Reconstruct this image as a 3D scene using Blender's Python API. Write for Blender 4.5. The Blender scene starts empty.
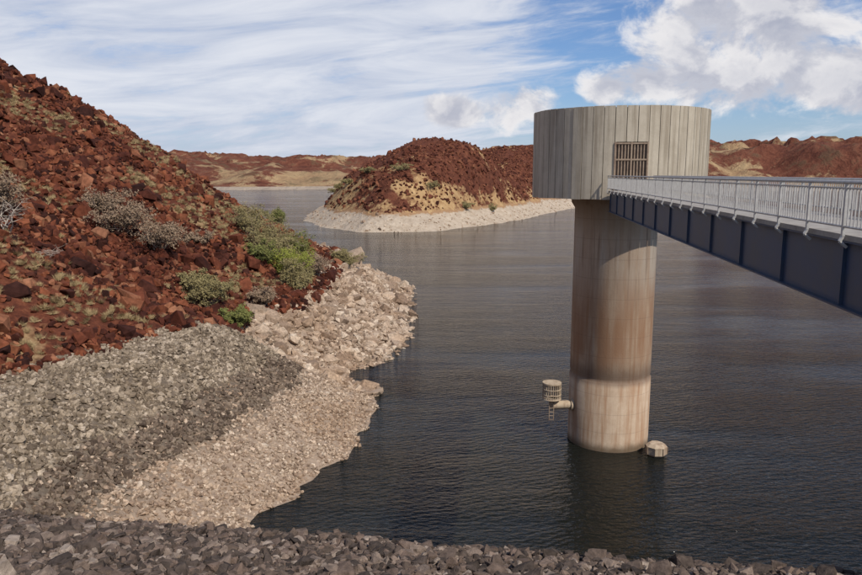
import bpy, bmesh, math, random
import numpy as np
from mathutils import Vector, Matrix, Euler
random.seed(7); RNG=np.random.default_rng(11)
scene=bpy.context.scene
scene.view_settings.view_transform='Standard'; scene.view_settings.look='None'; scene.view_settings.exposure=0
H=17.1
# ------------------------------------------------------------ noise
def vnoise(x,y,seed=0):
    xi=np.floor(x).astype(np.int64); yi=np.floor(y).astype(np.int64)
    xf=x-xi; yf=y-yi
    def h(a,b):
        n=(a*374761393+b*668265263+seed*1442695041)&0xFFFFFFFF
        n=((n^(n>>13))*1274126177)&0xFFFFFFFF
        n=n^(n>>16)
        return (n&0xFFFFFF)/float(0xFFFFFF)
    u=xf*xf*(3-2*xf); v=yf*yf*(3-2*yf)
    return (h(xi,yi)*(1-u)+h(xi+1,yi)*u)*(1-v)+(h(xi,yi+1)*(1-u)+h(xi+1,yi+1)*u)*v
def fbm(x,y,seed=0,o=4):
    s=0;a=.5;t=0
    for i in range(o):
        s=s+a*vnoise(x*2**i,y*2**i,seed+i*17); t+=a; a*=.5
    return s/t
def sdist(X,Y,poly):
    X=np.asarray(X,float);Y=np.asarray(Y,float)
    best=np.full(X.shape,1e9); inside=np.zeros(X.shape,bool)
    n=len(poly)
    for i in range(n):
        x1,y1=poly[i];x2,y2=poly[(i+1)%n]
        dx,dy=x2-x1,y2-y1
        t=np.clip(((X-x1)*dx+(Y-y1)*dy)/(dx*dx+dy*dy),0,1)
        best=np.minimum(best,np.hypot(X-x1-t*dx,Y-y1-t*dy))
        if y1!=y2:
            c=((y1>Y)!=(y2>Y))&(X<(x2-x1)*(Y-y1)/(y2-y1)+x1)
            inside^=c
    return np.where(inside,best,-best)
def sm(a,b,x):
    t=np.clip((x-a)/(b-a),0,1); return t*t*(3-2*t)
# ------------------------------------------------------------ terrain functions
LP=[(-10.2,20),(-9.7,28),(-9.0,33.9),(-7.5,36.5),(-5.3,43),(-3.9,50.5),(-4.5,54),(-7.6,58.4),(-7.3,61),(-4.6,66),(-4.0,73),(-3.6,88),(-4.4,105.6),(-8.9,121.6),(-20,140),(-40,175),(-75,215),(-130,250),(-250,300),(-500,330),(-500,-100),(-12,-100)]
FX=[-40,0,3,6,9,13,20,40,60,80,120]; FZ=[-6,0,1.5,3.3,4.8,6,10,24,36,43,50]
def left_d(X,Y):
    return sdist(X,Y,LP)+(fbm(X/6,Y/6,3)-.5)*2.0*sm(30,60,Y)+(fbm(X/2.,Y/2.,5)-.5)*.8
def rip_edge(Y):
    return 13.4-7.2*sm(47,59,Y)
def left_z(X,Y,d=None):
    if d is None: d=left_d(X,Y)
    z=np.interp(d,FX,FZ)
    hill=sm(12,40,d)
    z=z+hill*((fbm(X/14,Y/14,9)-.5)*5+(fbm(X/4,Y/4,12)-.5)*1.8)
    w=(1-sm(50,58,Y))
    z=z+w*.9*np.exp(-((d-10.8)/2.4)**2)
    z=z+(fbm(X/1.3,Y/1.3,21)-.5)*.35
    return z
def dam_z(X,Y):
    s=X*.14+Y*.99
    return np.interp(s,[-50,1.2,6.48,40],[15.5,15.5,13.5,-9.6])+(fbm(X*1.2,Y*1.2,33)-.5)*.12
IP=[(-52,300),(-44,262),(-32,228),(-22,211),(-8,212),(3,219),(18,240),(34,272),(50,310),(70,360),(115,420),(200,520),(170,660),(40,640),(-40,420)]
def isl_d(X,Y): return sdist(X,Y,IP)+(fbm(X/12,Y/12,41)-.5)*6
def isl_z(X,Y,d=None):
    if d is None: d=isl_d(X,Y)
    z=np.interp(d,[-60,0,4,9,12,60],[-12,0,2.6,4.6,5.4,10])
    r=np.hypot((X-4)/60,(Y-282)/70)
    z1=21.5*np.maximum(0,1-r**1.6)
    r2=np.hypot((X-58)/95,(Y-520)/80); z2=27*np.maximum(0,1-r2**1.7)
    r3=np.hypot((X-32)/45,(Y-330)/60); z3=13*np.maximum(0,1-r3**1.5)
    z=z+sm(4,18,d)*(np.maximum(np.maximum(z1,z2),z3)+(fbm(X/22,Y/22,44)-.5)*6+(fbm(X/7,Y/7,47)-.5)*2.4)
    return z
def far_z(X,Y):
    shore=740+ (fbm(X/200,X*0+3.3,51)-.5)*220 - 120*sm(200,500,X)
    e=Y-shore
    z=np.interp(e,[-200,0,10,40,400],[-15,0,4.0,8,13])
    rr=1-np.abs(fbm(X/150,Y/190,55,5)*2-1)*2.4
    rr=np.clip(rr,0,1)
    big=.40+1.25*fbm(X/380,Y/450,57,2)
    amp=(28+28*sm(850,1900,Y))*big*(.82+.38*sm(-100,300,X))
    z=z+sm(15,110,e)*(rr**1.1*amp)+sm(10,60,e)*(fbm(X/34,Y/34,59)-.5)*18
    z=z+sm(1500,2300,Y)*12
    return z
# ------------------------------------------------------------ helpers
def link(o): scene.collection.objects.link(o); return o
def mesh_obj(name,verts,faces,mat=None,smooth=False,parent=None):
    me=bpy.data.meshes.new(name); me.from_pydata([tuple(v) for v in verts],[],[tuple(f) for f in faces]); me.update()
    o=bpy.data.objects.new(name,me); link(o)
    if mat: me.materials.append(mat)
    if smooth: me.polygons.foreach_set('use_smooth',[True]*len(me.polygons))
    if parent: o.parent=parent
    return o
def grid_obj(name,x0,x1,y0,y1,st,fn,mat,attr=None):
    nx=int((x1-x0)/st)+1; ny=int((y1-y0)/st)+1
    xs=np.linspace(x0,x1,nx); ys=np.linspace(y0,y1,ny)
    X,Y=np.meshgrid(xs,ys); Z=fn(X,Y)
    V=np.stack([X.ravel(),Y.ravel(),Z.ravel()],1)
    i=np.arange((ny-1)*(nx-1)); r=i//(nx-1); c=i%(nx-1); a=r*nx+c
    F=np.stack([a,a+1,a+nx+1,a+nx],1)
    me=bpy.data.meshes.new(name)
    me.vertices.add(len(V)); me.vertices.foreach_set('co',V.ravel())
    me.loops.add(F.size); me.loops.foreach_set('vertex_index',F.ravel())
    me.polygons.add(len(F)); me.polygons.foreach_set('loop_start',np.arange(0,F.size,4)); 
    me.update(calc_edges=True); me.validate()
    me.polygons.foreach_set('use_smooth',[True]*len(me.polygons))
    if attr:
        for k,f in attr.items():
            A=me.attributes.new(k,'FLOAT','POINT'); A.data.foreach_set('value',f(X,Y).ravel().astype(np.float32))
    me.materials.append(mat)
    return link(bpy.data.objects.new(name,me))
class NT:
    def __init__(s,nt): s.nt=nt; s.N=nt.nodes; s.L=nt.links
    def n(s,t,**k):
        x=s.N.new(t)
        for a,b in k.items(): setattr(x,a,b)
        return x
    def l(s,a,b): s.L.new(a,b)
    def setv(s,sock,v):
        if isinstance(v,bpy.types.NodeSocket): s.l(v,sock)
        else: sock.default_value=v
    def math(s,op,a,b=0,c=None,clamp=False):
        m=s.n('ShaderNodeMath',operation=op); m.use_clamp=clamp
        s.setv(m.inputs[0],a); s.setv(m.inputs[1],b)
        if c is not None: s.setv(m.inputs[2],c)
        return m.outputs[0]
    def mix(s,f,a,b,bt='MIX'):
        m=s.n('ShaderNodeMix',data_type='RGBA',blend_type=bt)
        s.setv(m.inputs[0],f)
        for sock,v in ((m.inputs[6],a),(m.inputs[7],b)):
            if isinstance(v,(tuple,list)): v=tuple(v)+((1,) if len(v)==3 else ())
            s.setv(sock,v)
        return m.outputs[2]
    def noise(s,vec,scale,detail=4,rough=.55,dist=0):
        m=s.n('ShaderNodeTexNoise'); m.inputs['Scale'].default_value=scale; m.inputs['Detail'].default_value=detail
        m.inputs['Roughness'].default_value=rough; m.inputs['Distortion'].default_value=dist
        if vec is not None: s.l(vec,m.inputs['Vector'])
        return m.outputs[0]
    def ramp(s,f,stops,interp='LINEAR'):
        m=s.n('ShaderNodeValToRGB'); cr=m.color_ramp; cr.interpolation=interp
        while len(cr.elements)<len(stops): cr.elements.new(.5)
        for e,(p,c) in zip(cr.elements,stops):
            e.position=p; e.color=tuple(c)+((1,) if len(c)==3 else ()) if isinstance(c,(tuple,list)) else (c,c,c,1)
        s.l(f,m.inputs[0]); return m.outputs[0]
    def mr(s,v,a,b,c=0,d=1):
        m=s.n('ShaderNodeMapRange',interpolation_type='SMOOTHSTEP'); s.l(v,m.inputs[0])
        for i,x in enumerate((a,b,c,d)): m.inputs[i+1].default_value=x
        return m.outputs[0]
    def mapping(s,vec,scale=(1,1,1),rot=(0,0,0),loc=(0,0,0)):
        m=s.n('ShaderNodeMapping'); s.l(vec,m.inputs[0]); m.inputs['Scale'].default_value=scale; m.inputs['Rotation'].default_value=rot; m.inputs['Location'].default_value=loc
        return m.outputs[0]
def material(name):
    m=bpy.data.materials.new(name); m.use_nodes=True
    t=NT(m.node_tree); b=t.N['Principled BSDF']; return m,t,b
def bump(t,b,h,strength,dist):
    x=t.n('ShaderNodeBump'); x.inputs['Strength'].default_value=strength; x.inputs['Distance'].default_value=dist
    t.l(h,x.inputs['Height']); t.l(x.outputs[0],b.inputs['Normal'])
def rock_mat(name,stops,bscale=6,patch=None,pscale=.15):
    m,t,b=material(name)
    oi=t.n('ShaderNodeObjectInfo'); g=t.n('ShaderNodeNewGeometry')
    base=t.ramp(oi.outputs['Random'],stops)
    n=t.noise(g.outputs['Position'],bscale,4,.65)
    col=t.mix(1.0,base,t.ramp(n,[(.3,.55),(.7,1.3)]),'MULTIPLY')
    if patch:
        pn=t.noise(g.outputs['Position'],pscale,3)
        col=t.mix(t.ramp(pn,[(.42,0.),(.62,.85)]),col,t.mix(1.0,col,patch,'MULTIPLY'))
    t.l(col,b.inputs['Base Color']); b.inputs['Roughness'].default_value=.92; b.inputs['Specular IOR Level'].default_value=.12
    bump(t,b,n,.5,.06)
    return m
M_red=rock_mat('red_rock',[(0,(.036,.015,.012)),(.3,(.090,.030,.019)),(.6,(.158,.050,.027)),(.85,(.225,.078,.038)),(1,(.33,.16,.09))],2.5,(.58,.52,.54))
M_redfar=rock_mat('red_rock_far',[(0,(.065,.024,.017)),(.5,(.145,.050,.031)),(1,(.26,.11,.06))],.8,(.62,.56,.56),.05)
M_rip=rock_mat('riprap_stone',[(0,(.15,.115,.083)),(.4,(.26,.207,.15)),(.75,(.37,.30,.22)),(1,(.48,.40,.31))],7,(.78,.76,.73),.3)
M_ripdark=rock_mat('dark_band_stone',[(0,(.08,.058,.043)),(.5,(.155,.115,.085)),(1,(.27,.21,.155))],7)  # darker brown stones for the middle height band of the bank
M_pale=rock_mat('bleached_stone',[(0,(.25,.18,.13)),(.4,(.39,.295,.215)),(.8,(.50,.395,.295)),(1,(.60,.50,.39))],5,(.82,.75,.69),.22)
M_dam=rock_mat('dam_stone',[(0,(.05,.040,.034)),(.4,(.10,.077,.063)),(.7,(.155,.112,.088)),(.9,(.23,.18,.145)),(1,(.33,.27,.22))],14)
# ground under rocks
def ground_mat(name,kind):
    m,t,b=material(name)
    g=t.n('ShaderNodeNewGeometry'); P=g.outputs['Position']
    sep=t.n('ShaderNodeSeparateXYZ'); t.l(P,sep.inputs[0]); z=sep.outputs[2]
    if kind=='left':
        n1=t.noise(P,.12,5); n2=t.noise(P,2.2,6,.7)
        red=t.ramp(n2,[(.3,(.05,.019,.014)),(.55,(.14,.047,.027)),(.75,(.24,.095,.05))])
        straw=t.ramp(n2,[(.35,(.19,.11,.055)),(.7,(.50,.35,.19))])
        c=t.mix(t.ramp(n1,[(.56,0.),(.62,1.)]),red,straw)
        at=t.n('ShaderNodeAttribute'); at.attribute_name='rip'
        rip=t.ramp(n2,[(.3,(.10,.078,.058)),(.7,(.26,.21,.16))])
        c=t.mix(at.outputs['Fac'],c,rip)
        at2=t.n('ShaderNodeAttribute'); at2.attribute_name='ring'
        pale=t.ramp(n2,[(.3,(.26,.19,.14)),(.7,(.46,.36,.27))])
        c=t.mix(at2.outputs['Fac'],c,pale)
        bump(t,b,n2,.9,.25)
    elif kind=='isl':
        n1=t.noise(P,.05,6,.68); n2=t.noise(P,.5,6,.7)
        red=t.ramp(n2,[(.3,(.06,.023,.016)),(.55,(.145,.052,.031)),(.75,(.24,.10,.055))])
        straw=t.ramp(n2,[(.35,(.30,.17,.08)),(.7,(.56,.39,.20))])
        lo=t.math('ADD',n1,t.mr(z,6,20,.05,-.05))
        c=t.mix(t.ramp(lo,[(.535,0.),(.58,1.)]),red,straw)
        zz=t.math('ADD',z,t.math('MULTIPLY',t.math('SUBTRACT',n2,.5),3.))
        zz=t.math('ADD',zz,t.math('MULTIPLY',t.math('SUBTRACT',n1,.5),6.))
        pale=t.ramp(n2,[(.3,(.38,.30,.22)),(.7,(.60,.51,.40))])
        c=t.mix(t.mr(zz,5.2,5.9),t.mix(t.mr(zz,4.3,4.9),pale,(.36,.22,.12)),c)
        bump(t,b,n2,1,1.)
    elif kind=='far':  # muted ground colours stand in for distance haze
        n1=t.noise(P,.012,8,.72); n2=t.noise(P,.06,7,.7)
        red=t.ramp(n2,[(.3,(.10,.036,.026)),(.5,(.20,.074,.046)),(.7,(.30,.14,.085))])
        straw=t.ramp(n2,[(.35,(.34,.21,.12)),(.7,(.58,.42,.23))])
        hz=t.math('ADD',n1,t.mr(z,6,34,.015,-.06))
        c=t.mix(t.ramp(hz,[(.48,0.),(.52,1.)]),red,straw)
        vg=t.noise(P,.03,5,.7); c=t.mix(t.ramp(vg,[(.53,0.),(.60,.6)]),c,(.12,.085,.05))
        pale=(.50,.41,.32); c=t.mix(t.mr(z,2.8,3.6),pale,c)
        bump(t,b,n2,1,12.)
    else:
        n2=t.noise(P,6,6,.7)
        c=t.ramp(n2,[(.3,(.03,.025,.022)),(.7,(.10,.075,.062))]); bump(t,b,n2,1,.08)
    t.l(c,b.inputs['Base Color']); b.inputs['Roughness'].default_value=.95; b.inputs['Specular IOR Level'].default_value=.1
    return m
ripf=lambda X,Y: 1-sm(-.5,.5,left_d(X,Y)-rip_edge(Y))
def ringf(X,Y):
    d=left_d(X,Y); z=left_z(X,Y,d); return 1-sm(-.4,.4,z-np.where(Y<57,2.4,4.5))
grid_obj('rocky_hillside_terrain',-190,4,4,300,.8,left_z,ground_mat('hillside_ground','left'),{'rip':ripf,'ring':ringf})
grid_obj('island_hill_terrain',-70,230,190,690,2.,isl_z,ground_mat('island_ground','isl'))
grid_obj('distant_hills_terrain',-2600,2600,500,3200,11,far_z,ground_mat('distant_ground','far'))
grid_obj('dam_embankment_ground',-70,70,-30,40,.5,dam_z,ground_mat('dam_ground','dam'))
# ------------------------------------------------------------ rocks
def rock_coll(name,mat,n=8,npts=16,flat=.75):
    col=bpy.data.collections.new(name)
    for k in range(n):
        bm=bmesh.new()
        for i in range(npts):
            v=Vector((random.uniform(-1,1),random.uniform(-1,1),random.uniform(-1,1)))
            m=max(abs(v.x),abs(v.y),abs(v.z)); v=v/m*random.uniform(.8,1) if random.random()<.6 else v.normalized()
            bm.verts.new((v.x*.5*random.uniform(.85,1),v.y*.5*.8,v.z*.5*flat))
        r=bmesh.ops.convex_hull(bm,input=bm.verts)
        junk=[g for g in r['geom_interior'] if isinstance(g,bmesh.types.BMVert)]
        if junk: bmesh.ops.delete(bm,geom=junk,context='VERTS')
        me=bpy.data.meshes.new('rock_shape'); bm.to_mesh(me); bm.free(); me.materials.append(mat)
        o=bpy.data.objects.new(name+'_shape_%d'%k,me); col.objects.link(o)
    return col
def scatter(name,P,S,R,coll):
    n=len(P); me=bpy.data.meshes.new(name); me.vertices.add(n); me.vertices.foreach_set('co',P.ravel())
    a=me.attributes.new('scl','FLOAT_VECTOR','POINT'); a.data.foreach_set('vector',S.ravel().astype(np.float32))
    a=me.attributes.new('rot','FLOAT_VECTOR','POINT'); a.data.foreach_set('vector',R.ravel().astype(np.float32))
    o=link(bpy.data.objects.new(name,me))
    ng=bpy.data.node_groups.new(name+'_nodes','GeometryNodeTree')
    ng.interface.new_socket('Geometry',in_out='INPUT',socket_type='NodeSocketGeometry')
    ng.interface.new_socket('Geometry',in_out='OUTPUT',socket_type='NodeSocketGeometry')
    N=ng.nodes; gi=N.new('NodeGroupInput'); go=N.new('NodeGroupOutput')
    ci=N.new('GeometryNodeCollectionInfo'); ci.inputs[0].default_value=coll; ci.inputs[1].default_value=True; ci.inputs[2].default_value=True
    ip=N.new('GeometryNodeInstanceOnPoints'); ip.inputs['Pick Instance'].default_value=True
    def attr(nm):
        q=N.new('GeometryNodeInputNamedAttribute'); q.data_type='FLOAT_VECTOR'; q.inputs[0].default_value=nm; return q.outputs[0]
    L=ng.links
    L.new(gi.outputs[0],ip.inputs['Points']); L.new(ci.outputs[0],ip.inputs['Instance'])
    L.new(attr('scl'),ip.inputs['Scale']); L.new(attr('rot'),ip.inputs['Rotation'])
    L.new(ip.outputs[0],go.inputs[0])
    md=o.modifiers.new('scatter','NODES'); md.node_group=ng
    print(name,n)
    return o
def pts(n,x0,x1,y0,y1): return RNG.uniform(x0,x1,n),RNG.uniform(y0,y1,n)
def build(X,Y,Z,s,sink=.1):
    n=len(X); P=np.stack([X,Y,Z+s*sink],1)
    S=s[:,None]*RNG.uniform(.75,1.25,(n,3)); R=RNG.uniform(-.5,.5,(n,3)); R[:,2]=RNG.uniform(0,6.28,n)
    big=RNG.random(n)<.35; R[big,0]=RNG.uniform(-1.6,1.6,big.sum())
    return P,S,R
C_red=rock_coll('red_rock_shapes',M_red,10,14,.8); C_redfar=rock_coll('island_rock_shapes',M_redfar,6,12,.8)
C_rip=rock_coll('riprap_shapes',M_rip,8,14,.75); C_rd=rock_coll('dark_band_shapes',M_ripdark,8,14,.75); C_pale=rock_coll('bleached_shapes',M_pale,8,14,.65); C_dam=rock_coll('dam_shapes',M_dam,10,18,.65)
# red hill
X,Y=pts(170000,-110,-2,24,165); d=left_d(X,Y); z=left_z(X,Y,d)
vis=(d>rip_edge(Y)-.3)&(z>4.2)&(X>-.75*Y-8)&(X<.0)
straw=fbm(X/9+3,Y/9,71,3); keep=vis&((straw<.62)|(RNG.random(len(X))<.3))
dens=np.clip(1.35-Y/120,.28,1); keep&=RNG.random(len(X))<dens
X,Y,z=X[keep],Y[keep],z[keep]
s=np.exp(RNG.normal(-.97,.45,len(X)))*(.75+.6*(fbm(X/7,Y/7,75)))*(.8+Y/230)
bigr=(RNG.random(len(X))<.045); s=np.where(bigr,s*2.2,s); s=np.clip(s,.18,2.3)
scatter('red_rock_boulders',*build(X,Y,z,s,.16),C_red)
# riprap
X,Y=pts(110000,-48,-3,14,62); d=left_d(X,Y); z=left_z(X,Y,d); e=rip_edge(Y)
zz=z+(fbm(X/1.5,Y/1.5,81)-.5)*1.2
m=(d<e+.4)&(z>.0)&(Y<60)&(X>-.72*Y-4)
s=np.exp(RNG.normal(-1.42,.3,len(X)))
k1=m&(zz>4.1); k2=m&(zz<=4.1)&(zz>2.7); k3=m&(zz<=2.7)
mixr=RNG.random(len(X)); k2a=k2&(mixr<.8); k3=k3|(k2&(mixr>=.8))
for nm,k,c in (('riprap_stones',k1,C_rip),('dark_band_riprap_stones',k2a,C_rd),('bleached_shore_stones',k3,C_pale)):
    scatter(nm,*build(X[k],Y[k],z[k],s[k]*(.8 if c is C_pale else 1.05)),c)
X,Y=pts(34000,-26,-1,54,150); d=left_d(X,Y); z=left_z(X,Y,d)
k=(z>-.2)&(z<4.6+RNG.normal(0,.3,len(X)))&(d<11)
s=np.exp(RNG.normal(-.95,.55,len(X))); scatter('bleached_shore_rocks',*build(X[k],Y[k],z[k],s[k]),C_pale)
# dam
X,Y=pts(115000,-12,12,.5,10); z=dam_z(X,Y); k=(X*.14+Y*.99<8.6)&(X*.14+Y*.99>1.6)&(np.abs(X)<.9*Y+3)
X,Y,z=X[k],Y[k],z[k]; s=np.exp(RNG.normal(-2.7,.42,len(X))); scatter('dam_rubble_stones',*build(X,Y,z,s),C_dam)
# island
X,Y=pts(46000,-60,130,205,520); d=isl_d(X,Y); z=isl_z(X,Y,d)
p=fbm(X/13,Y/13,91,4); k=(z+(p-.5)*5>5.6)&(z>4.6)&((p<.60)|(RNG.random(len(X))<.2))
s=np.exp(RNG.normal(.0,.4,len(X))); scatter('island_red_rocks',*build(X[k],Y[k],z[k],s[k],0),C_redfar)
k=(z>-.2)&(z<=4.8)&(RNG.random(len(X))<.5)
scatter('island_shore_rocks',*build(X[k],Y[k],z[k],s[k]*.5,0),C_pale)
# ------------------------------------------------------------ water
m,t,b=material('reservoir_water')
g=t.n('ShaderNodeNewGeometry'); P=g.outputs['Position']
v1=t.mapping(P,(1.0,2.4,1),(0,0,math.radians(24))); v2=t.mapping(P,(.35,.9,1),(0,0,math.radians(10)))
n1=t.noise(v1,1.9,3,.6,.4); n2=t.noise(v2,.8,3,.5); n3=t.noise(t.mapping(P,(.4,1.4,1),(0,0,.2)),.05,4,.6)
wv=t.n('ShaderNodeTexWave',wave_type='BANDS',bands_direction='Y'); t.l(t.mapping(P,(1,1,1),(0,0,math.radians(-20))),wv.inputs['Vector'])
wv.inputs['Scale'].default_value=.62; wv.inputs['Distortion'].default_value=11; wv.inputs['Detail'].default_value=3; wv.inputs['Detail Scale'].default_value=.7
amp=t.mr(n3,.35,.65,.35,1.2)
hgt=t.math('ADD',n1,t.math('MULTIPLY',n2,1.0)); hgt=t.math('ADD',hgt,t.math('MULTIPLY',wv.outputs[1],.16))
hgt=t.math('MULTIPLY',hgt,amp)
bump(t,b,hgt,.85,.22)
b.inputs['Base Color'].default_value=(.010,.011,.009,1); b.inputs['Roughness'].default_value=.06; b.inputs['IOR'].default_value=1.33
b.inputs['Specular IOR Level'].default_value=.27
mesh_obj('reservoir_water',[(-3500,-20,0),(3500,-20,0),(3500,4000,0),(-3500,4000,0)],[(0,1,2,3)],m)
# ------------------------------------------------------------ box / cylinder helpers (joined parts)
class MB:
    def __init__(s): s.v=[];s.f=[]
    def add(s,V,F):
        o=len(s.v); s.v+= [tuple(v) for v in V]; s.f+=[tuple(i+o for i in f) for f in F]
    def box(s,x0,x1,y0,y1,z0,z1):
        s.add([(x0,y0,z0),(x1,y0,z0),(x1,y1,z0),(x0,y1,z0),(x0,y0,z1),(x1,y0,z1),(x1,y1,z1),(x0,y1,z1)],
              [(0,3,2,1),(4,5,6,7),(0,1,5,4),(1,2,6,5),(2,3,7,6),(3,0,4,7)])
    def tube(s,a,b_,r,r2=None,n=8,caps=True):
        a=Vector(a);b_=Vector(b_); r2=r if r2 is None else r2
        w=(b_-a).normalized(); u=w.orthogonal().normalized(); v=w.cross(u)
        V=[a+(u*math.cos(2*math.pi*i/n)+v*math.sin(2*math.pi*i/n))*r for i in range(n)]+[b_+(u*math.cos(2*math.pi*i/n)+v*math.sin(2*math.pi*i/n))*r2 for i in range(n)]
        F=[(i,(i+1)%n,n+(i+1)%n,n+i) for i in range(n)]
        if caps: F+=[tuple(range(n))[::-1],tuple(range(n,2*n))]
        s.add(V,F)
    def obj(s,name,mat,parent=None,smooth=False): return mesh_obj(name,s.v,s.f,mat,smooth,parent)
def lathe(prof,n=96):
    V=[];F=[]
    for (r,z) in prof:
        for i in range(n): V.append((r*math.cos(2*math.pi*i/n),r*math.sin(2*math.pi*i/n),z))
    for k in range(len(prof)-1):
        for i in range(n): F.append((k*n+i,k*n+(i+1)%n,(k+1)*n+(i+1)%n,(k+1)*n+i))
    return V,F
# materials
def concrete(name,c1,c2,stain,zs=False):
    m,t,b=material(name); tc=t.n('ShaderNodeTexCoord'); O=tc.outputs['Object']
    a=t.noise(O,1.2,6,.65); s=t.noise(t.mapping(O,(2.2,2.2,.13)),1.3,6,.65); big=t.noise(t.mapping(O,(.6,.6,.25)),.6,3)
    c=t.mix(t.ramp(a,[(.3,0.),(.7,1.)]),c1,c2)
    c=t.mix(t.ramp(s,[(.44,0.),(.64,.9)]),c,stain)
    if zs:
        sep=t.n('ShaderNodeSeparateXYZ'); t.l(O,sep.inputs[0]); z=sep.outputs[2]
        zn=t.math('ADD',z,t.math('MULTIPLY',t.math('SUBTRACT',big,.5),4.5))
        s2=t.noise(t.mapping(O,(1,1,.10),loc=(5,3,1)),1.1,5,.6)
        s3=t.noise(t.mapping(O,(3,3,.12),loc=(1,7,2)),1.2,6,.7)
        c=t.mix(t.math('MULTIPLY',t.mr(zn,4.6,6.5),t.mr(s2,.35,.6,.25,.9)),c,(.34,.195,.115))
        c=t.mix(t.math('MULTIPLY',t.mr(zn,8.0,11.5),t.mr(s2,.4,.6,.35,.9)),c,(.50,.44,.365))
        c=t.mix(t.math('MULTIPLY',t.mr(z,7.,13.),t.mr(s3,.52,.66,0,.65)),c,(.20,.14,.10))
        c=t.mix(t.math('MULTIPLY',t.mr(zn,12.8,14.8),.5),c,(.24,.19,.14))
        n5=t.math('ADD',z,t.math('MULTIPLY',t.math('SUBTRACT',a,.5),.5))
        band=t.math('MULTIPLY',t.mr(n5,4.0,4.5),t.mr(n5,4.8,6.0,1,0)); c=t.mix(t.math('MULTIPLY',band,.72),c,(.14,.095,.07))
        c=t.mix(t.mr(n5,.1,.7,.85,0),c,(.11,.08,.05))
        fr=t.math('FRACT',t.math('DIVIDE',z,1.2)); ln=t.math('LESS_THAN',fr,.022); c=t.mix(t.math('MULTIPLY',ln,.35),c,(.15,.11,.09))
    t.l(c,b.inputs['Base Color']); b.inputs['Roughness'].default_value=.85; b.inputs['Specular IOR Level'].default_value=.2
    bump(t,b,t.noise(O,9,6,.7),.35,.03)
    return m
M_col=concrete('column_concrete',(.44,.33,.235),(.56,.45,.335),(.34,.20,.115),True)
M_pan=concrete('panel_concrete',(.42,.37,.29),(.52,.465,.37),(.29,.245,.185))
M_con=concrete('plain_concrete',(.40,.32,.23),(.52,.43,.32),(.29,.205,.14))
def simple(name,c,r=.5,met=0,c2=None,sc=3):
    m,t,b=material(name); tc=t.n('ShaderNodeTexCoord'); n=t.noise(tc.outputs['Object'],sc,6,.7)
    t.l(t.mix(t.ramp(n,[(.4,0.),(.68,1.)]),c,c2 or tuple(x*.7 for x in c)),b.inputs['Base Color'])
    b.inputs['Roughness'].default_value=r; b.inputs['Metallic'].default_value=met; return m
M_dark=simple('gap_shade',(.035,.028,.022),.9)  # dark colour of the solid core stands in for shade between panels
M_recess=simple('shaded_backing',(.17,.12,.085),.8,0,(.10,.07,.05))  # brown backing behind the grille, recess shade put into its colour
M_grille=simple('rusty_grille',(.34,.26,.185),.7,0,(.20,.13,.09))
M_gird=simple('girder_paint',(.026,.050,.10),.5,0,(.042,.054,.08),1.5)
M_galv=simple('galvanised_steel',(.50,.49,.47),.5,.1,(.36,.35,.33),8)
M_deck=simple('deck_concrete',(.33,.31,.28),.85,0,(.22,.2,.18))
# ------------------------------------------------------------ intake tower
TX,TY=11.52,45.0
ang=math.atan2(-.9932,-.1165)
tower=link(bpy.data.objects.new('intake_tower',None)); tower.location=(TX,TY,0); tower.rotation_euler=(0,0,ang)
R=2.52
V,F=lathe([(R+.03,-3),(R+.03,4.35),(R+.0,4.4),(R-.03,4.5),(R-.03,4.62),(R,4.7),(R,15.0),(R+.22,15.35),(R+.22,15.78)],128)
mesh_obj('column',V,F,M_col,True,tower)
RD=5.2
V,F=lathe([(.01,15.8),(RD-.3,15.8),(RD-.17,15.84),(RD-.17,20.66),(0.01,20.66)],108)
mesh_obj('drum_core',V,F,M_dark,False,tower)
mb=MB(); N=54; gap=.007
for k in range(N):
    a0=(k-.5)*2*math.pi/N+gap/2; a1=(k+.5)*2*math.pi/N-gap/2
    kk=k if k<N/2 else k-N
    zb=15.66+random.uniform(-.015,.015); zt=20.74+random.uniform(-.008,.008); ro=RD+random.uniform(-.015,.015)
    if abs(kk)<=1: zb=18.8
    ri=RD-.14; V=[];ns=2
    for zz_ in (zb,zt):
        for i in range(ns+1):
            a=a0+(a1-a0)*i/ns
            V.append((ro*math.cos(a),ro*math.sin(a),zz_))
        for i in range(ns+1):
            a=a1+(a0-a1)*i/ns
            V.append((ri*math.cos(a),ri*math.sin(a),zz_))
    q=2*(ns+1); F=[(i,(i+1)%q,q+(i+1)%q,q+i) for i in range(q)]+[tuple(range(q))[::-1],tuple(range(q,2*q))]
    mb.add(V,F)
mb.obj('cladding_panels',M_pan,tower)
mb=MB(); mb.box(RD-.2,RD-.145,-.88,.88,16.2,18.78); mb.obj('entrance_recess',M_recess,tower)
mb=MB()
for i in range(11):
    y=-.84+i*1.68/10; mb.box(RD-.1,RD-.065,y-.026,y+.026,16.2,18.77)
for z_ in (16.3,17.85,18.72): mb.box(RD-.064,RD-.03,-.87,.87,z_-.04,z_+.04)
for y in (-.87,0,.87): mb.box(RD-.11,RD-.01,y-.04,y+.04,16.2,18.79)
mb.obj('entrance_grille',M_grille,tower)
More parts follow.
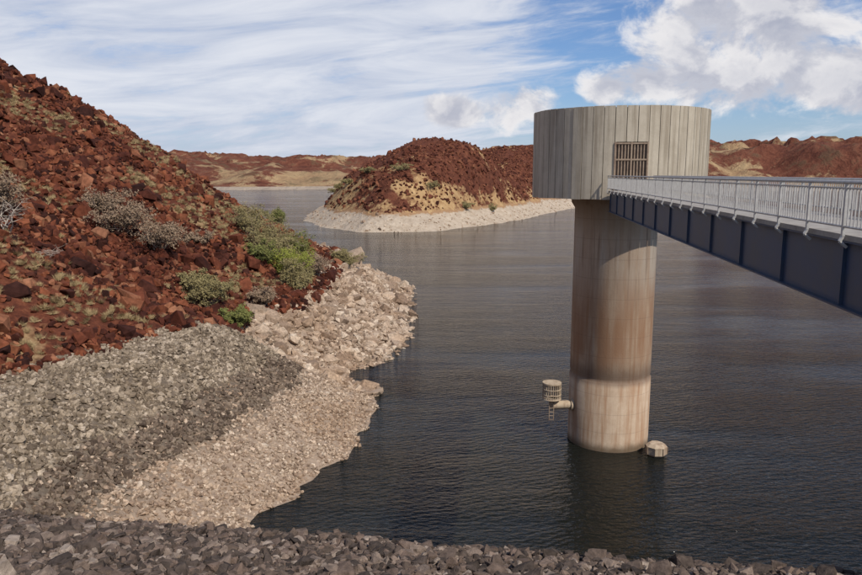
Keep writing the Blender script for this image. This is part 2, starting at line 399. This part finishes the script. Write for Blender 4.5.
# ------------------------------------------------------------ footbridge
br=link(bpy.data.objects.new('access_footbridge',None)); br.location=(TX,TY,0); br.rotation_euler=(0,0,ang)
x0,x1=5.26,41.5; ZD=H-.93; HW=1.16; ZB=H-2.08
mb=MB(); mb.box(x0,x1,-HW,HW,ZD-.09,ZD); mb.obj('deck_slab',M_deck,br)
for nm,sg in (('girder_1',-1),('girder_2',1)):
    y=sg*(HW-.12); mb=MB(); zb=ZB; zt=ZD-.095
    mb.box(x0,x1,y-.012,y+.012,zb+.03,zt-.03)
    mb.box(x0,x1,y-.12,y+.12,zb,zb+.028); mb.box(x0,x1,y-.12,y+.12,zt-.028,zt)
    x=x0+.3
    while x<x1:
        mb.box(x-.008,x+.008,y-.07,y-.014,zb+.03,zt-.03); mb.box(x-.008,x+.008,y+.014,y+.1,zb+.03,zt-.03); x+=2.6
    mb.obj(nm,M_gird,br)
mb=MB(); x=x0+.3
while x<x1:
    mb.box(x-.04,x+.04,-HW+.24,HW-.24,H-1.8,H-1.72); x+=2.6
mb.obj('cross_bracing',M_gird,br)
for nm,sg in (('railing_1',-1),('railing_2',1)):
    mb=MB(); yr=sg*(HW+.06); zt=H-.13; zb=H-.80
    mb.tube((x0,yr,zt),(x1,yr,zt),.03,n=10)
    mb.tube((x0,yr,zb),(x1,yr,zb),.02,n=6); mb.tube((x0,yr,zt-.09),(x1,yr,zt-.09),.016,n=6)
    x=x0+.12; k=0
    while x<x1:
        if k%12==0:
            mb.box(x-.03,x+.03,yr-.02,yr+.02,ZD-.02,zt)
            mb.tube((x,yr,ZD-.02),(x,yr+sg*.04,ZD-.10),.03,n=6); mb.tube((x,yr+sg*.04,ZD-.10),(x,yr-sg*.07,ZD-.19),.026,n=6)
        else: mb.box(x-.009,x+.009,yr-.009,yr+.009,zb,zt-.09)
        x+=.115; k+=1
    mb.obj(nm,M_galv,br)
mb=MB(); mb.box(40.2,44,-2.2,2.2,11,ZB-.01); mb.box(41.55,44,-2.2,2.2,ZB-.01,ZD); mb.obj('abutment',M_con,br)
# ------------------------------------------------------------ valve basket bracket
vb=link(bpy.data.objects.new('inlet_pipe_with_screen',None)); vb.location=(TX-.12,TY,0)
mb=MB(); mb.tube((-2.2,-.6,2.5),(-3.72,-.78,2.5),.27,n=20); mb.tube((-2.33,-.61,2.5),(-2.5,-.63,2.5),.38,n=20); mb.tube((-3.62,-.77,2.45),(-3.62,-.77,3.0),.24,n=20)
mb.obj('pipe',M_con,vb)
mb=MB(); cx,cy=-3.72,-.8
for zz_ in (2.95,3.25,3.6,3.95):
    for i in range(20):
        a=i*math.pi/10;a2=(i+1)*math.pi/10
        mb.tube((cx+.58*math.cos(a),cy+.58*math.sin(a),zz_),(cx+.58*math.cos(a2),cy+.58*math.sin(a2),zz_),.03,n=5)
for i in range(24):
    a=i*math.pi/12; mb.tube((cx+.56*math.cos(a),cy+.56*math.sin(a),2.95),(cx+.56*math.cos(a),cy+.56*math.sin(a),3.95),.024,n=5)
mb.tube((cx,cy,2.93),(cx,cy,3.0),.58,n=20); mb.tube((cx,cy,3.96),(cx,cy,4.02),.6,n=20)
mb.obj('screen_basket',M_con,vb)
mb=MB()
for dx in (-.18,.1): mb.tube((cx+dx,cy-.3,2.93),(cx+dx,cy-.3,1.6),.025,n=5)
for z_ in (1.65,1.9,2.15,2.4,2.65): mb.tube((cx-.18,cy-.3,z_),(cx+.1,cy-.3,z_),.02,n=5)
mb.obj('ladder',M_grille,vb)
ih=link(bpy.data.objects.new('intake_hood',None)); ih.location=(13.85,42.2,0)
def poly(r0,z0,r1,z1,n=8):
    V=[(r0*math.cos(math.pi/8+2*math.pi*i/n),r0*math.sin(math.pi/8+2*math.pi*i/n),z0) for i in range(n)]+[(r1*math.cos(math.pi/8+2*math.pi*i/n),r1*math.sin(math.pi/8+2*math.pi*i/n),z1) for i in range(n)]
    return V,[(i,(i+1)%n,n+(i+1)%n,n+i) for i in range(n)]+[tuple(range(n))[::-1],tuple(range(n,2*n))]
mb=MB(); mb.add(*poly(.5,-1,.5,.10)); mb.add(*poly(.64,.11,.64,.58)); mb.add(*poly(.66,.585,.42,.75)); mb.obj('hood_body',M_con,ih)
mb=MB()
for i in range(8):
    a=2*math.pi*(i+.5)/8; mb.tube((.655*math.cos(a),.655*math.sin(a),.12),(.655*math.cos(a),.655*math.sin(a),.58),.03,n=5)
mb.obj('hood_bars',M_grille,ih)
# ------------------------------------------------------------ shrubs
def leafmat(name,a,b2):
    m,t,b=material(name); g=t.n('ShaderNodeNewGeometry'); n=t.noise(g.outputs['Position'],2.2,4,.7)
    t.l(t.ramp(n,[(.3,a),(.7,b2)]),b.inputs['Base Color']); b.inputs['Roughness'].default_value=.8; b.inputs['Specular IOR Level'].default_value=.2; return m
L_green=leafmat('green_foliage',(.07,.085,.022),(.22,.22,.07)); L_olive=leafmat('olive_foliage',(.12,.10,.045),(.31,.26,.12)); L_dry=leafmat('dry_foliage',(.15,.10,.065),(.34,.25,.17)); L_bright=leafmat('bright_foliage',(.11,.13,.022),(.30,.31,.06))
M_twig=simple('twig_bark',(.17,.12,.09),.9,0,(.30,.25,.2)); M_deadwood=simple('dead_wood',(.50,.44,.37),.9,0,(.34,.28,.23))
def shrub(name,x,y,w,h,lm,seed,leaves=2600,tm=None,lsz=.09):
    rnd=random.Random(seed); z=float(left_z(np.array([x]),np.array([y]))[0]) if y<180 else float(isl_z(np.array([x]),np.array([y]))[0])
    e=link(bpy.data.objects.new(name,None)); e.location=(x,y,z-.05)
    mb=MB(); tips=[]
    nst=rnd.randint(7,10)
    for i in range(nst):
        az=rnd.uniform(0,6.28); le=rnd.uniform(.35,1.0); tgt=Vector((math.cos(az)*w*.5*le,math.sin(az)*w*.5*le,h*rnd.uniform(.55,1)*(1.1-.45*le)))
        p=Vector((rnd.uniform(-.1,.1)*w,rnd.uniform(-.1,.1)*w,0)); pr=p; r=.018*h+.012
        for k in range(1,5):
            q=p.lerp(tgt,k/4)+Vector((rnd.uniform(-.07,.07)*w,rnd.uniform(-.07,.07)*w,rnd.uniform(-.04,.06)*h))
            mb.tube(pr,q,r*(1-.2*(k-1)),r*(1-.2*k),5,False)
            if k>=2:
                for j in range(3):
                    q2=q+Vector((rnd.gauss(0,.13)*w,rnd.gauss(0,.13)*w,abs(rnd.gauss(.06,.12))*h)); mb.tube(q,q2,r*.4,r*.12,4,False); tips.append(q2)
                    for jj in range(2):
                        q3=q2+Vector((rnd.gauss(0,.07)*w,rnd.gauss(0,.07)*w,rnd.gauss(.04,.07)*h)); mb.tube(q2,q3,r*.2,r*.08,3,False); tips.append(q3)
            pr=q
    mb.obj('branches',tm or M_twig,e)
    if leaves:
        lb=MB(); tips=[t_ for t_ in tips if rnd.random()<.8]
        for i in range(leaves):
            c=rnd.choice(tips)+Vector((rnd.gauss(0,.05)*w,rnd.gauss(0,.05)*w,rnd.gauss(0,.05)*h)); c.z=max(c.z,.02)
            u=Vector((rnd.gauss(0,1),rnd.gauss(0,1),rnd.gauss(0,1))).normalized(); v=u.orthogonal().normalized()
            L=lsz*rnd.uniform(.6,1.4); lb.add([c-u*L,c+v*L*.45,c+u*L,c-v*L*.45],[(0,1,2,3)])
        lb.obj('leaves',lm,e)
B=[('dry_shrub',-28.5,66.5,4.6,3.0,L_dry,1),('dry_shrub',-25.6,67.0,4.8,3.3,L_dry,2),('dry_shrub',-31,69,3.6,2.4,L_dry,3),
('olive_shrub',-19.3,61.8,3.6,2.8,L_olive,4),('olive_shrub',-21.0,63.5,2.6,1.9,L_olive,5),('green_shrub',-16.1,58.2,2.4,1.7,L_green,6),
('olive_shrub',-20.4,86,5.4,3.8,L_olive,7),('olive_shrub',-17.5,82,4.4,3.6,L_olive,8),('bright_green_shrub',-15.2,78.5,4.4,3.2,L_bright,9),('olive_shrub',-13.8,74.5,3.6,3.0,L_olive,10),
('olive_shrub',-23.0,90,5.0,3.4,L_olive,11),('green_shrub',-17,92,4.2,3.4,L_green,12),('dry_shrub',-13.6,84,3.6,3,L_dry,13),
('small_tree',-25.2,117,3.2,3.6,L_green,14),('dry_shrub',-32.2,53,4,2.8,L_dry,15),('olive_shrub',-12,100,3.4,2.2,L_olive,16),
('dry_shrub',-15.5,66,2.6,1.6,L_dry,18),('green_shrub',-18.5,79.5,3.4,2.6,L_green,19),('dry_shrub',-24,74,2.2,1.4,L_dry,20)]
for nm,x,y,w,h,lm,sd in B: shrub(nm,x,y,w,h,lm,sd,5200 if lm is not L_dry else 3600,lsz=.10)
shrub('dead_bush',-30.0,50.5,4.6,2.6,None,31,0,M_deadwood); shrub('dead_bush',-27.6,51.5,3.0,.9,None,32,0,M_deadwood)
for i,(x,y) in enumerate([(-30,262),(-22,250),(-38,285),(22,262),(12,246),(-10,240),(-34,270),(0,236)]): shrub('olive_shrub',x,y,3.6+i%3,2.2,L_olive,50+i,700,lsz=.28)
# driftwood along the old water line by the dam
mb=MB(); rnd=random.Random(5)
for i in range(26):
    x=rnd.uniform(-17,-10.5); y=25+rnd.gauss(0,1.2)+(x+14)*.35; z=float(left_z(np.array([x]),np.array([y]))[0])+.18
    a=rnd.gauss(.2,.5); L=rnd.uniform(.3,1.3); p=Vector((x,y,z)); 
    for k in range(3):
        q=p+Vector((math.cos(a)*L/3,math.sin(a)*L/3,rnd.uniform(-.02,.05))); mb.tube(p,q,.028-.006*k,.022-.006*k,5); p=q; a+=rnd.gauss(0,.3)
mb.obj('driftwood',M_deadwood)
def tuft_coll():
    col=bpy.data.collections.new('spinifex_shapes'); m=leafmat('spinifex_grass',(.24,.17,.08),(.52,.40,.22))
    for k in range(4):
        mb=MB()
        for i in range(110):
            az=random.uniform(0,6.28); el=random.uniform(.15,1.4); L=random.uniform(.3,.5); d_=Vector((math.cos(az)*math.cos(el),math.sin(az)*math.cos(el),math.sin(el)))
            p=Vector((random.gauss(0,.08),random.gauss(0,.08),0)); s_=d_.orthogonal().normalized()*.018
            mb.add([p-s_,p+s_,p+d_*L],[(0,1,2)])
        me=bpy.data.meshes.new('tuft'); me.from_pydata(mb.v,[],mb.f); me.materials.append(m); col.objects.link(bpy.data.objects.new('tuft_%d'%k,me))
    return col
CT=tuft_coll()
X,Y=pts(22000,-90,-2,24,150); d=left_d(X,Y); z=left_z(X,Y,d); st=fbm(X/9+3,Y/9,71,3)
k=(d>rip_edge(Y)+.8)&(z>5.6)&((st>.62)|(RNG.random(len(X))<.012)); P_,S_,R_=build(X[k],Y[k],z[k],RNG.uniform(.6,1.2,k.sum()),.02); R_[:,:2]=0
scatter('spinifex_grass_tufts',P_,S_,R_,CT)
# ------------------------------------------------------------ sky
w=bpy.data.worlds.new('World'); scene.world=w; w.use_nodes=True; t=NT(w.node_tree)
for n in list(t.N): t.N.remove(n)
SE,SA=math.radians(47),math.radians(141)
sky=t.n('ShaderNodeTexSky',sky_type='NISHITA'); sky.sun_disc=False; sky.sun_elevation=SE; sky.sun_rotation=SA; sky.dust_density=.6; sky.ozone_density=1.5
tc=t.n('ShaderNodeTexCoord'); sp=t.n('ShaderNodeSeparateXYZ'); t.l(tc.outputs['Generated'],sp.inputs[0])
u=t.math('ARCTAN2',sp.outputs[0],sp.outputs[1]); v=t.math('ARCSINE',sp.outputs[2])
def comb(a,b_):
    c=t.n('ShaderNodeCombineXYZ'); t.setv(c.inputs[0],a); t.setv(c.inputs[1],b_); return c.outputs[0]
vs=t.math('SUBTRACT',v,t.math('MULTIPLY',u,.10))
sv=comb(t.math('MULTIPLY',u,1.6),t.math('MULTIPLY',vs,10))
s1=t.noise(sv,2.2,9,.6,.6); s2=t.noise(comb(t.math('MULTIPLY',u,5),t.math('MULTIPLY',vs,24)),2.0,8,.7,.8)
sd=t.math('ADD',t.math('MULTIPLY',s1,.66),t.math('MULTIPLY',s2,.34))
bias=t.math('ADD',t.mr(u,-.05,.32,.15,-.11),t.mr(v,.05,.2,0,.05))
streak=t.math('MULTIPLY',t.mr(t.math('ADD',sd,bias),.42,.66,0,.95),t.mr(v,.25,.5,1,.25))
cn=t.noise(comb(u,t.math('MULTIPLY',v,1.3)),11,11,.62,.3); cn2=t.noise(comb(t.math('ADD',u,-.02),t.math('MULTIPLY',t.math('ADD',v,.03),1.3)),11,6,.58,.3)
def blob(uc,vc,ru,rv):
    a=t.math('POWER',t.math('ABSOLUTE',t.math('DIVIDE',t.math('SUBTRACT',u,uc),ru)),2); c=t.math('POWER',t.math('ABSOLUTE',t.math('DIVIDE',t.math('SUBTRACT',v,vc),rv)),2)
    return t.math('SUBTRACT',1,t.math('ADD',a,c))
bl=[(.40,.19,.14,.10),(.53,.110,.19,.04),(.27,.115,.07,.03),(.035,.083,.05,.025),(.115,.087,.055,.032),(.42,.12,.14,.05),(-1.2,.25,.5,.15),(1.3,.3,.4,.18),(2.6,.3,.6,.2)]
d0=None
for q in bl:
    x=blob(*q); d0=x if d0 is None else t.math('MAXIMUM',d0,x)
d0=t.math('MAXIMUM',d0,-1.5)
cd=t.math('ADD',d0,t.math('MULTIPLY',t.math('SUBTRACT',cn,.5),4.2))
cum=t.mr(cd,-.2,.6,0,.98)
lit=t.mr(t.math('SUBTRACT',cn,cn2),-.09,.11,0,1)
lit=t.math('MULTIPLY_ADD',t.mr(cd,.1,1.7,1,.0),.42,t.math('MULTIPLY',lit,.55))
ccol=t.mix(lit,(3.6,3.9,5.0),(9.0,8.8,8.8)); scol=t.mix(t.mr(s1,.3,.7),(4.9,5.5,6.9),(7.8,8.0,8.6))
skyc=t.mix(1.0,sky.outputs[0],(.68,.84,1.12),'MULTIPLY')
hz=t.mr(v,0,.12,.5,0)
c=t.mix(hz,skyc,(4.6,5.6,7.3)); c=t.mix(streak,c,scol); c=t.mix(cum,c,ccol)
bg=t.n('ShaderNodeBackground'); bg.inputs[1].default_value=.1; t.l(c,bg.inputs[0]); wo=t.n('ShaderNodeOutputWorld'); t.l(bg.outputs[0],wo.inputs[0])
# ------------------------------------------------------------ sun, camera
sl=bpy.data.lights.new('sun','SUN'); sl.energy=4.0; sl.angle=math.radians(.6); sl.color=(1,.91,.79)
so=link(bpy.data.objects.new('sun',sl)); dv=Vector((math.sin(SA)*math.cos(SE),math.cos(SA)*math.cos(SE),math.sin(SE))); so.rotation_euler=dv.to_track_quat('Z','Y').to_euler(); so.location=(60,-40,80)
cd_=bpy.data.cameras.new('camera'); cam=link(bpy.data.objects.new('camera',cd_)); cd_.lens=30.07; cd_.sensor_width=36; cd_.clip_end=8000; cd_.clip_start=.1
cam.location=(0,0,H); cam.rotation_euler=(math.radians(90-9),0,0); scene.camera=cam
